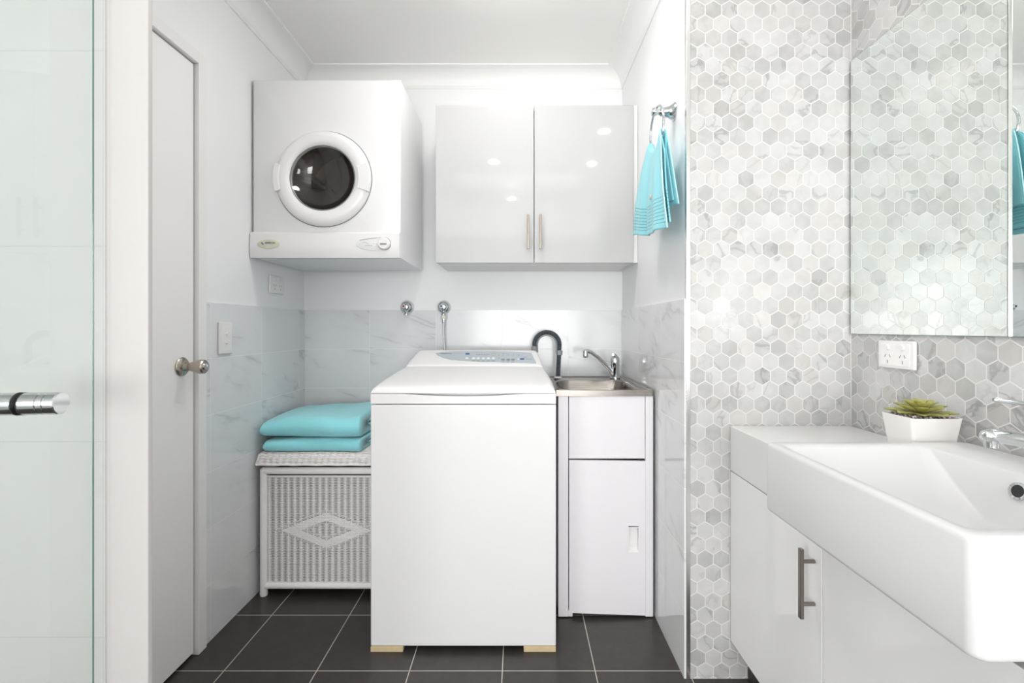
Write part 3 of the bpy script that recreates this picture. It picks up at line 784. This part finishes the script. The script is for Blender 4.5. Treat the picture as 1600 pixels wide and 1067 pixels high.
# ------------------------------------------------------------------ wall taps and hoses
def wall_tap(X, dot, label, cold):
    z = 1.2135; t = thing('wall_tap', label, 'tap', (X, YB, z), 'stop taps on the back wall')
    b = MB(); b.lathe([(0, 0), (.035, 0), (.0355, -.005), (.034, -.015), (.029, -.026), (.022, -.033), (.014, -.036), (0, -.037)], (X, YB-.001, z), 'y', 36); b.build('flange', M['chrome'], t, smooth=60)
    b = MB(); c = (X+.004, YB-.047, z-.001)
    b.lathe([(0, .021), (.010, .019), (.0175, .012), (.021, 0), (.0195, -.009), (.014, -.017), (.009, -.019), (0, -.019)], c, 'y', 28); b.build('body', M['chrome'], t, smooth=60)
    b = MB(); b.lathe([(0, -.016), (.0095, -.016), (.0095, -.021), (.008, -.023), (0, -.023)], (c[0]-.008, c[1], c[2]+.004), 'y', 20); hd = b.build('handle', M['plast'], t, smooth=50)
    b = MB(); b.lathe([(0, -.0228), (.0055, -.0228), (.0055, -.0238), (0, -.0238)], (c[0]-.008, c[1], c[2]+.004), 'y', 16); b.build('indicator', M[dot], hd)
    b = MB(); b.lathe([(0, 0), (.010, 0), (.010, -.020), (.012, -.022), (.012, -.030), (.009, -.032), (0, -.032)], (c[0], c[1]+.004, z-.010), 'z', 20); b.build('outlet', M['chrome'], t, smooth=50)
    return c
wall_tap(-.571, 'red', 'round chrome wall tap with a red dot and no hose', False)
c = wall_tap(-.383, 'navy', 'round chrome wall tap with a blue dot and a hose below', True)
hs = thing('inlet_hose', 'thin grey braided water hose hanging from the blue dotted tap', 'hose', (c[0], c[1], 1.17))
b = MB(); b.lathe([(0, 0), (.014, 0), (.014, -.016), (.011, -.018), (0, -.018)], (c[0], c[1]+.004, 1.1715), 'z', 6); b.build('nut', M['nut'], hs)
b = MB(); b.lathe([(0, 0), (.0085, 0), (.0075, -.022), (.009, -.024), (0, -.024)], (c[0], c[1]+.004, 1.1535), 'z', 16); b.build('ferrule', M['chrome'], hs, smooth=50)
pts = [(c[0] + .018*(k/16)**1.8, c[1]+.004 - .02*(k/16), 1.131 - .26*k/16) for k in range(17)]
b = MB(); b.tube(pts, .0055, 10); b.build('hose_tube', M['hose'], hs, smooth=60)

# drain hose
dh = thing('drain_hose', 'dark corrugated drain hose looping from behind the washer to the tub', 'hose', (.13, 2.31, .95))
pts = []; xa, xb, zc = .074, .195, 1.0270
for k in range(60): pts.append((xa - .0 + .012*((59-k)/59), 2.31, .70 + (zc-.70)*k/60))
for k in range(46):
    a = PI - PI*k/45; pts.append(((xa+xb)/2 + (xb-xa)/2*cos(a), 2.31, zc + (xb-xa)/2*sin(a)))
for k in range(1, 34): pts.append((xb - .008*(k/33), 2.31 - .008*k/33, zc - (zc-.8745)*k/33))
# resample evenly and corrugate
def resample(P_, step):
    out = [Vector(P_[0])]; acc = 0
    for a, c in zip(P_, P_[1:]):
        a, c = Vector(a), Vector(c); L = (c-a).length; pos = step-acc
        while pos <= L: out.append(a + (c-a)*(pos/L)); pos += step
        acc = (acc + L) % step
    return out
rs = resample(pts, .0016); b = MB(); b.tube(rs, [.0108 + .0018*cos(2*PI*i/4) for i in range(len(rs))], 14); b.build('hose_tube', M['rubber'], dh, smooth=60)
b = MB(); b.tube([(xb+.000, 2.31, 1.000), (xb-.001, 2.31, .978)], .0155, 16)
b.tube([(xa, 2.31, 1.02), (xa, 2.31, .992)], .0150, 16)
for s_ in (1,):
    q = [((xa+xb)/2 + (.0465)*cos(PI-PI*k/20), 2.306, zc + .0465*sin(PI-PI*k/20)) for k in range(21)]
    q = [(xa+.015, 2.306, .99)] + q + [(xb-.015, 2.306, .985)]; b.tube(q, .0035, 8)
b.build('hose_guide', M['clipg'], dh, smooth=50)

# ------------------------------------------------------------------ laundry tub
tb = thing('laundry_tub', 'slim white metal laundry tub cabinet with stainless steel sink', 'laundry tub', (.33, 2.08, 0))
tx0, tx1, ty0, ty1 = .150, .513, 1.830, 2.335
b = MB()
b.box(tx0, tx0+.003, ty0+.004, ty1, .02, .848); b.box(tx1-.003, tx1, ty0+.004, ty1, .02, .848); b.box(tx0+.003, tx1-.003, ty1-.003, ty1, .02, .848); b.box(tx0+.003, tx1-.003, ty0+.03, ty1-.003, .03, .034)
b.build('cabinet_body', M['tubw'], tb)
b = MB(); b.box(tx0, .1885, ty0, ty0+.025, .004, .848); b.box(tx0, .205, ty0+.001, ty0+.03, .004, .028); b.build('corner_post', M['tubw'], tb, bevel=.0015)
b = MB(); b.box(.4835, tx1, ty0, ty0+.025, .004, .848); b.build('corner_post', M['tubw'], tb, bevel=.0015)
b = MB(); b.box(.191, .4815, ty0+.001, ty0+.02, .6085, .8475); b.build('front_panel', M['tubw'], tb, bevel=.001)
b = MB(); b.box(.205, .4835, ty0+.024, ty0+.028, .012, .04); b.build('kick_rail', M['tubw'], tb)
X0, X1, Z0, Z1, a0, a1, c0, c1 = .1915, .4825, .020, .603, .418, .457, .260, .354
b = MB(); yf, yb_ = ty0-.002, ty0+.016
def plate(xs, zs, mb, yf, yb_):
    sag = lambda x, z: z - .010*(x-X0)/(X1-X0)*(1 if z < .3 else .35)
    for i in range(3):
        for j in range(3):
            if i == 1 and j == 1: continue
            pts4 = [(xs[i], zs[j]), (xs[i+1], zs[j]), (xs[i+1], zs[j+1]), (xs[i], zs[j+1])]
            mb.loops([[(x, yf, sag(x, z)) for x, z in pts4]], cap0=True); mb.loops([[(x, yb_, sag(x, z)) for x, z in pts4]], cap1=True)
    for (x0_, z0_), (x1_, z1_) in (((xs[0], zs[0]), (xs[3], zs[0])), ((xs[3], zs[0]), (xs[3], zs[3])), ((xs[3], zs[3]), (xs[0], zs[3])), ((xs[0], zs[3]), (xs[0], zs[0])),
                                   ((xs[1], zs[1]), (xs[2], zs[1])), ((xs[2], zs[1]), (xs[2], zs[2])), ((xs[2], zs[2]), (xs[1], zs[2])), ((xs[1], zs[2]), (xs[1], zs[1]))):
        mb.loops([[(x0_, yf, sag(x0_, z0_)), (x1_, yf, sag(x1_, z1_))], [(x0_, yb_, sag(x0_, z0_)), (x1_, yb_, sag(x1_, z1_))]], closed=False)
plate((X0, a0, a1, X1), (Z0, c0, c1, Z1), b, yf, yb_)
bmesh.ops.remove_doubles(b.bm, verts=b.bm.verts[:], dist=1e-5)
td = b.build('door', M['tubw'], tb)
b = MB()
dzs = .008
b.loops([[(a0-.003, yf-.002, c0-.003-dzs), (a1+.003, yf-.002, c0-.003-dzs), (a1+.003, yf-.002, c1+.003-dzs), (a0-.003, yf-.002, c1+.003-dzs)],
         [(a0+.001, yf-.002, c0+.001-dzs), (a1-.001, yf-.002, c0+.001-dzs), (a1-.001, yf-.002, c1-.001-dzs), (a0+.001, yf-.002, c1-.001-dzs)],
         [(a0+.003, yf+.014, c0+.012-dzs), (a1-.002, yf+.018, c0+.010-dzs), (a1-.002, yf+.018, c1-.004-dzs), (a0+.003, yf+.014, c1-.004-dzs)]], False, True)
b.build('recessed_handle', M['plast'], td)
b = MB(); b.box(.455, .470, ty0+.006, ty0+.014, .597, .606); b.build('latch', M['dark'], td)
# steel top with bowl
b = MB(); sx0_, sx1_, sy0_, sy1_ = .138, .512, 1.824, 2.345; zt = .872
L = []
n = 6
def rr_(x0, x1, y0, y1, r, z): return rrect(x0, x1, y0, y1, r, z, n)
L.append(rr_(sx0_+.004, sx1_-.004, sy0_+.004, sy1_-.004, .003, zt-.022)); L.append(rr_(sx0_, sx1_, sy0_, sy1_, .004, zt-.024)); L.append(rr_(sx0_, sx1_, sy0_, sy1_, .004, zt-.002)); L.append(rr_(sx0_+.002, sx1_-.002, sy0_+.002, sy1_-.002, .004, zt))
L.append(rr_(sx0_+.010, sx1_-.010, sy0_+.010, sy1_-.010, .006, zt)); L.append(rr_(sx0_+.014, sx1_-.014, sy0_+.014, sy1_-.014, .008, zt-.004))
L.append(rr_(.160, .480, 1.850, 2.212, .07, zt-.004)); L.append(rr_(.164, .476, 1.854, 2.208, .068, zt-.008)); L.append(rr_(.170, .470, 1.860, 2.202, .066, zt-.06)); L.append(rr_(.178, .462, 1.868, 2.194, .06, zt-.17)); L.append(rr_(.200, .440, 1.89, 2.17, .05, zt-.185)); L.append(rr_(.30, .34, 2.01, 2.05, .018, zt-.19))
b.loops(L, False, True); b.build('steel_sink', M['steel'], tb, smooth=40)
b = MB(); b.lathe([(0, 0), (.019, 0), (.019, .004), (.013, .004), (.013, .006), (0, .006)], (.187, 2.302, zt-.0035), 'z', 20); b.build('hose_grommet', M['plast'], tb)
b = MB(); b.lathe([(.0, 0), (.026, 0), (.024, .003), (.016, .001), (0, .001)], (.32, 2.03, zt-.1895), 'z', 24); b.build('waste', M['chrome'], tb, smooth=40)
# tap on the tub
tp = thing('mixer_tap', 'small chrome mixer tap with raised swivel spout on the laundry tub', 'tap', (.455, 2.27, zt))
c = (.455, 2.27); b = MB()
b.lathe([(0, -.003), (.024, -.003), (.025, .002), (.020, .006), (.0195, .055), (.021, .058), (.021, .085), (.018, .098), (.010, .104), (0, .105)], (c[0], c[1], zt), 'z', 28); b.build('body', M['chrome'], tp, smooth=50)
b = MB(); b.tube([(c[0]-.012, c[1]-.008, zt+.018), (c[0]-.030, c[1]-.014, zt+.045), (c[0]-.085, c[1]-.03, zt+.098), (c[0]-.118, c[1]-.04, zt+.122), (c[0]-.138, c[1]-.045, zt+.129), (c[0]-.148, c[1]-.047, zt+.126)], [.0095, .009, .0085, .0085, .009, .0095], 14); sp_ = b.build('spout', M['chrome'], tp, smooth=60)
b = MB(); b.lathe([(0, 0), (.0105, 0), (.0115, .006), (.0115, .030), (.009, .034), (0, .034)], (c[0]-.146, c[1]-.046, zt+.098), 'z', 20); b.build('aerator', M['chrome'], sp_, smooth=50)
b = MB(); b.tube([(c[0], c[1]-.006, zt+.100), (c[0]-.010, c[1]-.025, zt+.110), (c[0]-.018, c[1]-.045, zt+.112)], [.012, .008, .005], 12); b.build('lever', M['chrome'], tp, smooth=60)

# ------------------------------------------------------------------ sockets and switch
def power_point(name, label, wx, y0, y1, z0, z1, side, kindv):
    """side +1: on a wall facing +x; -1: on a wall facing -x"""
    t = thing(name, label, 'power point' if kindv != 'switch' else 'light switch', (wx, (y0+y1)/2, z0))
    ym, zm = (y0+y1)/2, (z0+z1)/2; X = lambda d: wx + side*d
    b = MB(); xs = sorted((X(.0005), X(.010))); b.box(xs[0], xs[1], y0, y1, z0, z1); b.build('face_plate', M['plast'], t, bevel=.003)
    b = MB(); xs = sorted((X(.0101), X(.0112))); w = (y1-y0)*.40; hh = (z1-z0)*.40; b.box(xs[0], xs[1], ym-w, ym+w, zm-hh, zm+hh); b.build('insert', M['trimw'], t, bevel=.0005)
    if kindv == 'switch':
        for dz in (-.016, .016):
            b = MB(); b.lathe([(0, 0), (.007, 0), (.006, .004), (0, .0045)], (X(.0112), ym, zm+dz), 'x', 16, 1, 1) if side > 0 else None
            b.build('rocker', M['plast'], t, smooth=50)
    else:
        for dy in (-.026, .026):
            b = MB(); pr = [(0, 0), (.0078, 0), (.0072, side*.004), (0, side*.0045)]
            b.lathe(pr, (X(.0112), ym+dy, zm+.020), 'x', 18); b.build('rocker', M['plast'], t, smooth=50)
            b = MB(); xs = sorted((X(.0112), X(.0117)))
            for q_, (oy, oz, tl) in enumerate(((-.008, -.004, .5), (.008, -.004, -.5), (0, -.020, 0))):
                cc = Vector((0, ym+dy*1.0+oy, zm+oz)); d = Vector((0, sin(tl*side*-1)*.0045, cos(tl)*.0045)); e = Vector((0, .0009, 0))
                pts4 = [cc-d-e, cc-d+e, cc+d+e, cc+d-e]
                b.loops([[p + Vector((xs[0], 0, 0)) for p in pts4], [p + Vector((xs[1], 0, 0)) for p in pts4]], True, True)
            b.build('socket_slots', M['mark'], t)
power_point('light_switch', 'white double light switch plate on the tiled wall beside the door', XL+.006, 1.735, 1.812, 1.012, 1.130, 1, 'switch')
power_point('power_point', 'white double power point on the left wall under the dryer', XL, 2.100, 2.222, 1.262, 1.343, 1, 'socket')
power_point('power_point', 'white double power point below the mirror above the potted succulent', XV-.002, 1.258, 1.384, .9960, 1.073, -1, 'socket')

# ------------------------------------------------------------------ towel ring and hand towel
rz, ry, rx = 1.842, 1.626, .468
tr = thing('towel_ring', 'chrome towel ring on the painted side wall', 'towel ring', (XR, ry, rz))
b = MB(); b.lathe([(0, 0), (.031, 0), (.031, -.003), (.027, -.006), (.019, -.020), (.0155, -.034), (.0145, -.046), (.0095, -.052), (.0095, -.058), (.0135, -.062), (.0145, -.069), (.012, -.076), (0, -.079)], (XR-.0005, ry, rz), 'x', 32); b.build('mount', M['chrome'], tr, smooth=50)
RR = .078; rc = rz + .016 - RR - .002
b = MB(); pts = [(rx, ry + RR*sin(a), rc + RR*cos(a)) for a in [2*PI*k/64 for k in range(65)]]; b.tube(pts, .0042, 10); b.build('ring', M['chrome'], tr, smooth=60)
def sheet(s, t, lay):
    """s 0..1 near to far edge, t -1..1 from the hem at the wall over the ring to the front hem"""
    a = abs(t); front = t >= 0
    yt = 1.556 + .142*s; za = rc - math.sqrt(max(0, RR*RR - (yt-ry)**2))
    if a < .05:
        w = a/.05*PI/2; sg = 1 if front else -1
        return Vector((rx - sg*(.008+.002*lay)*sin(w), yt, za + .004 + (.008+.002*lay)*cos(w)))
    u = (a-.05)/.95
    if front:
        yb_ = (1.428 + .366*s) + lay*.012; zb = 1.402 + .048*s + lay*.020
        g = u**.75
        X = rx - .010 - (.022+.0*s)*math.sin(min(1, u*1.3)*PI/2) + .010*sin(s*11+1.2)*u*(1-.3*u) + .006*sin(s*23)*u + lay*.012*min(1, u*4)
        if s < .06: X += 0
    else:
        yb_ = (1.500 + .24*s) + lay*.015; zb = 1.492 + .02*s + lay*.015
        g = u**.8
        X = rx + .010 + .016*u + .006*sin(s*10+2)*u - lay*.010*min(1, u*4)
    y = yt + (yb_-yt)*g; z = za + .004 + (zb-za-.004)*u
    z += .006*sin(s*7+1)*u
    return Vector((min(X, XR-.012), y, z))
b = MB()
for lay in (0, 1): b.grid(lambda s, v, lay=lay: sheet(s, v*2-1 if lay == 0 else (v*2-1), lay), 34, 110, True)
# uv: v along the length with the front half stretched over 0..1
uvl = b.bm.loops.layers.uv.verify()
for f in b.bm.faces:
    for l in f.loops: l[uvl].uv = (l[uvl].uv[0], max(0, l[uvl].uv[1]*2-1))
ht_ = b.build('hand_towel', M['towel2'], smooth=70, solid=.0042)
tag(ht_, 'aqua blue hand towel with ribbed hem draped through the chrome ring', 'towel')
b = MB(); hem = [sheet(.0, v, 0) + Vector((-.001, -.002, 0)) for v in [.06 + .94*k/50 for k in range(51)]]; b.tube(hem, .0022, 6)
hem = [sheet(.0, -v, 0) + Vector((0, -.002, 0)) for v in [.06 + .94*k/50 for k in range(51)]]; b.tube(hem, .0022, 6)
b.build('hem', M['thread'], ht_, smooth=60)
e = sheet(.36, .60, 0); b = MB()
b.lathe([(0, .001), (.0075, .0), (.0085, -.0015), (.0075, -.003), (.004, -.0042), (0, -.0045)], e + Vector((-.002, 0, 0)), 'x', 20, 1.25, .9)
em = b.build('shell_emblem', M['shell'], ht_, smooth=60); em['label'] = 'beige embroidered shell'

# ------------------------------------------------------------------ vanity
BZ0, BZ1, BX = .66, .80, .666
bx0, bx1, by0, by1, bz0, bz1 = .553, 1.008, .5785, 1.081, .7025, .852
vc_ = thing('vanity_cabinet', 'white gloss vanity cabinet under the basin', 'vanity', (.86, .9, 0))
b = MB(); b.box(.687, XV-.006, .25, YH-.006, .125, .6585); b.build('carcass', M['carc'], vc_)
b = MB(); b.box(.72, .736, .26, YH-.008, 0.001, .1245); b.build('kickboard', M['kick'], vc_)
for ya, yb2, hy in ((1.0535, YH-.0045, 1.078), (.5885, 1.0505, .615), (.25, .5855, None)):
    b = MB(); b.box(BX, .6865, ya, yb2, .125, .6575); dd = b.build('door', M['vgloss'], vc_, bevel=.0012)
    if hy:
        b = MB(); b.box(.631, .639, hy-.0055, hy+.0055, .455, .612)
        for z in (.487, .583): b.tube([(.636, hy, z), (BX-.0002, hy, z)], .0045, 10)
        b.build('handle', M['nickel'], dd, bevel=.001)
b = MB()
b.box(BX, XV-.004, by1+.002, YH-.003, BZ0, BZ1); b.box(BX, XV-.004, .25, by0-.002, BZ0, BZ1); b.box(bx1+.002, XV-.004, by0-.002, by1+.002, BZ0, BZ1)
o = b.build('benchtop', M['bench'], bevel=.002); tag(o, 'thick white vanity benchtop slab around the basin', 'benchtop')
# basin
bs = thing('basin', 'white semi recessed rectangular ceramic basin on the vanity', 'basin', ((bx0+bx1)/2, (by0+by1)/2, bz0))
L = []
R_ = lambda i, r, z: rrect(bx0+i, bx1-i, by0+i, by1-i, r, z, 8)
L += [R_(.02, .012, bz0), R_(.004, .016, bz0), R_(.001, .018, bz0+.003), R_(0, .018, bz0+.008), R_(0, .018, bz1-.008), R_(.002, .018, bz1-.003), R_(.006, .016, bz1)]
def bowl(x0, x1, y0, y1, r, z): return rrect(x0, x1, y0, y1, r, z, 8)
L += [bowl(.573, .886, .612, 1.046, .016, bz1), bowl(.578, .882, .617, 1.041, .018, bz1-.004), bowl(.60, .872, .66, .99, .03, bz1-.045), bowl(.63, .858, .71, .925, .04, bz1-.090), bowl(.66, .845, .745, .895, .045, bz1-.104), bowl(.73, .79, .80, .86, .028, bz1-.108)]
b = MB(); b.loops(L, True, True); bsn = b.build('bowl', M['porc'], bs, smooth=42)
ovc = Vector((.8765, .838, .822)); b = MB(); ax = Vector((-1, 0, .28)).normalized()
axial(b, [(.0, .000), (.0105, .000), (.0105, .004), (.0150, .005), (.0160, .002), (.0160, -.004)], ovc, ax, 32); b.build('overflow_ring', M['chrome'], bs, smooth=50)
b = MB(); axial(b, [(0, .0035), (.0108, .0035), (.0108, .0042), (0, .0042)], ovc, ax, 24); b.build('overflow_hole', M['dark'], bs)
b = MB(); b.lathe([(0, 0), (.024, 0), (.022, .004), (.0, .006)], (.76, .83, bz1-.108), 'z', 28); b.build('waste', M['chrome'], bs, smooth=50)
# basin mixer
bt = thing('basin_tap', 'chrome single lever mixer tap standing on the back of the basin', 'tap', (.965, .83, bz1))
b = MB(); b.lathe([(0, 0), (.026, 0), (.027, .003), (.0235, .008), (.0225, .060), (.024, .064), (.024, .092), (.020, .104), (0, .108)], (.965, .83, bz1), 'z', 32); b.build('body', M['chrome'], bt, smooth=50)
b = MB(); b.tube([(.955, .83, .893), (.90, .83, .909), (.85, .83, .9185), (.820, .83, .922), (.808, .83, .921), (.803, .83, .919)], [.0135, .0130, .0125, .012, .0105, .006], 18); b.build('spout', M['chrome'], bt, smooth=60)
b = MB(); b.lathe([(0, 0), (.0095, 0), (.0095, .012), (0, .012)], (.8185, .83, .902), 'z', 18); b.build('aerator', M['chrome'], bt, smooth=50)
b = MB(); b.tube([(.958, .83, .958), (.93, .83, .968), (.87, .83, .978), (.826, .83, .984), (.822, .83, .9845)], [.010, .0055, .0038, .0045, .0025], 12); b.build('lever', M['chrome'], bt, smooth=60)

# mirror
mi = thing('wall_mirror', 'large frameless wall mirror on the hexagon tiles above the basin', 'mirror', (XV-.002, .9, 1.089))
b = MB(); b.box(XV-.0075, XV-.0030, .30, YH-.008, 1.0892, 1.9468); b.build('glass_edge', M['gedge'], mi)
b = MB(); b.box(XV-.0082, XV-.0076, .3012, YH-.0092, 1.0904, 1.9456); b.build('reflective_face', M['mirror'], mi)

# ------------------------------------------------------------------ potted succulent
ps = thing('potted_succulent', 'green succulent rosette in a tapered white pot with pebbles', 'potted plant', (.952, 1.135, BZ1))
pxc, pyc = .956, 1.140; zt_ = .9000
L = []
for (hx_, hy_, z) in ((.044, .034, BZ1+.0008), (.047, .037, BZ1+.003), (.0595, .0475, zt_), (.0555, .0435, zt_), (.0545, .0425, zt_-.014)):
    row = rrect(pxc-hx_, pxc+hx_, pyc-hy_, pyc+hy_, .006, z, 4)
    row = [(x, y, zz + (.006*(abs(x-pxc)/.0595)**2 - .004 if zz > .88 else 0)) for x, y, zz in row]
    L.append(row)
b = MB(); b.loops(L, True, True); b.build('pot', M['pot'], ps, smooth=40)
rng = random.Random(4); bm = bmesh.new()
for i in range(230):
    r = rng.uniform(.0026, .0052); x = pxc + rng.uniform(-.050, .050); y = pyc + rng.uniform(-.038, .038); z = zt_ - .003 + rng.uniform(-.003, .006)
    bmesh.ops.create_icosphere(bm, subdivisions=1, radius=r, matrix=Matrix.Translation((x, y, z)) @ Matrix.Diagonal((1, rng.uniform(.7, 1.2), rng.uniform(.6, .9), 1)))
m2 = MB(); m2.bm = bm; pb = m2.build('pebbles', M['pebble'], ps, smooth=80); pb['kind'] = 'stuff'
def leaf(L_, W, T, rise, az, z0, curl):
    m = MB(); lp = []; N = 12; d = Vector((cos(az), sin(az), 0)); e = Vector((-sin(az), cos(az), 0))
    for k in range(N+1):
        t = k/N; w = 1.3*W*(.35 + .65*sin(min(1, t*1.45)*PI/2))*(1 - max(0, (t-.62)/.38)**2.0)*.5 + .0003
        th_ = T*(1-t*.75)*.5 + .0003; r = L_*t*cos(rise); z = z0 + L_*t*sin(rise) + curl*t*t
        c_ = Vector((pxc-.003, pyc-.002, z)) + d*(.004+r)
        lp.append([c_ + e*w*cos(a) + Vector((0, 0, 1))*(th_*sin(a) + (w*.35*(cos(a)**2))) for a in [2*PI*j/10 for j in range(10)]])
    m.loops(lp, True, True); return m.build('leaf', M['leaf'], ps, smooth=60)
zl = zt_ + .003
for k in range(8): leaf(.060 + .006*(k % 2), .024, .006, .06, k*PI/4 + .2, zl, .004)
for k in range(7): leaf(.050, .022, .006, .30, k*2*PI/7 + .5, zl+.006, .002)
for k in range(6): leaf(.038, .018, .006, .62, k*PI/3 + .1, zl+.011, .000)
for k in range(4): leaf(.024, .012, .005, 1.05, k*PI/2 + .6, zl+.014, 0)
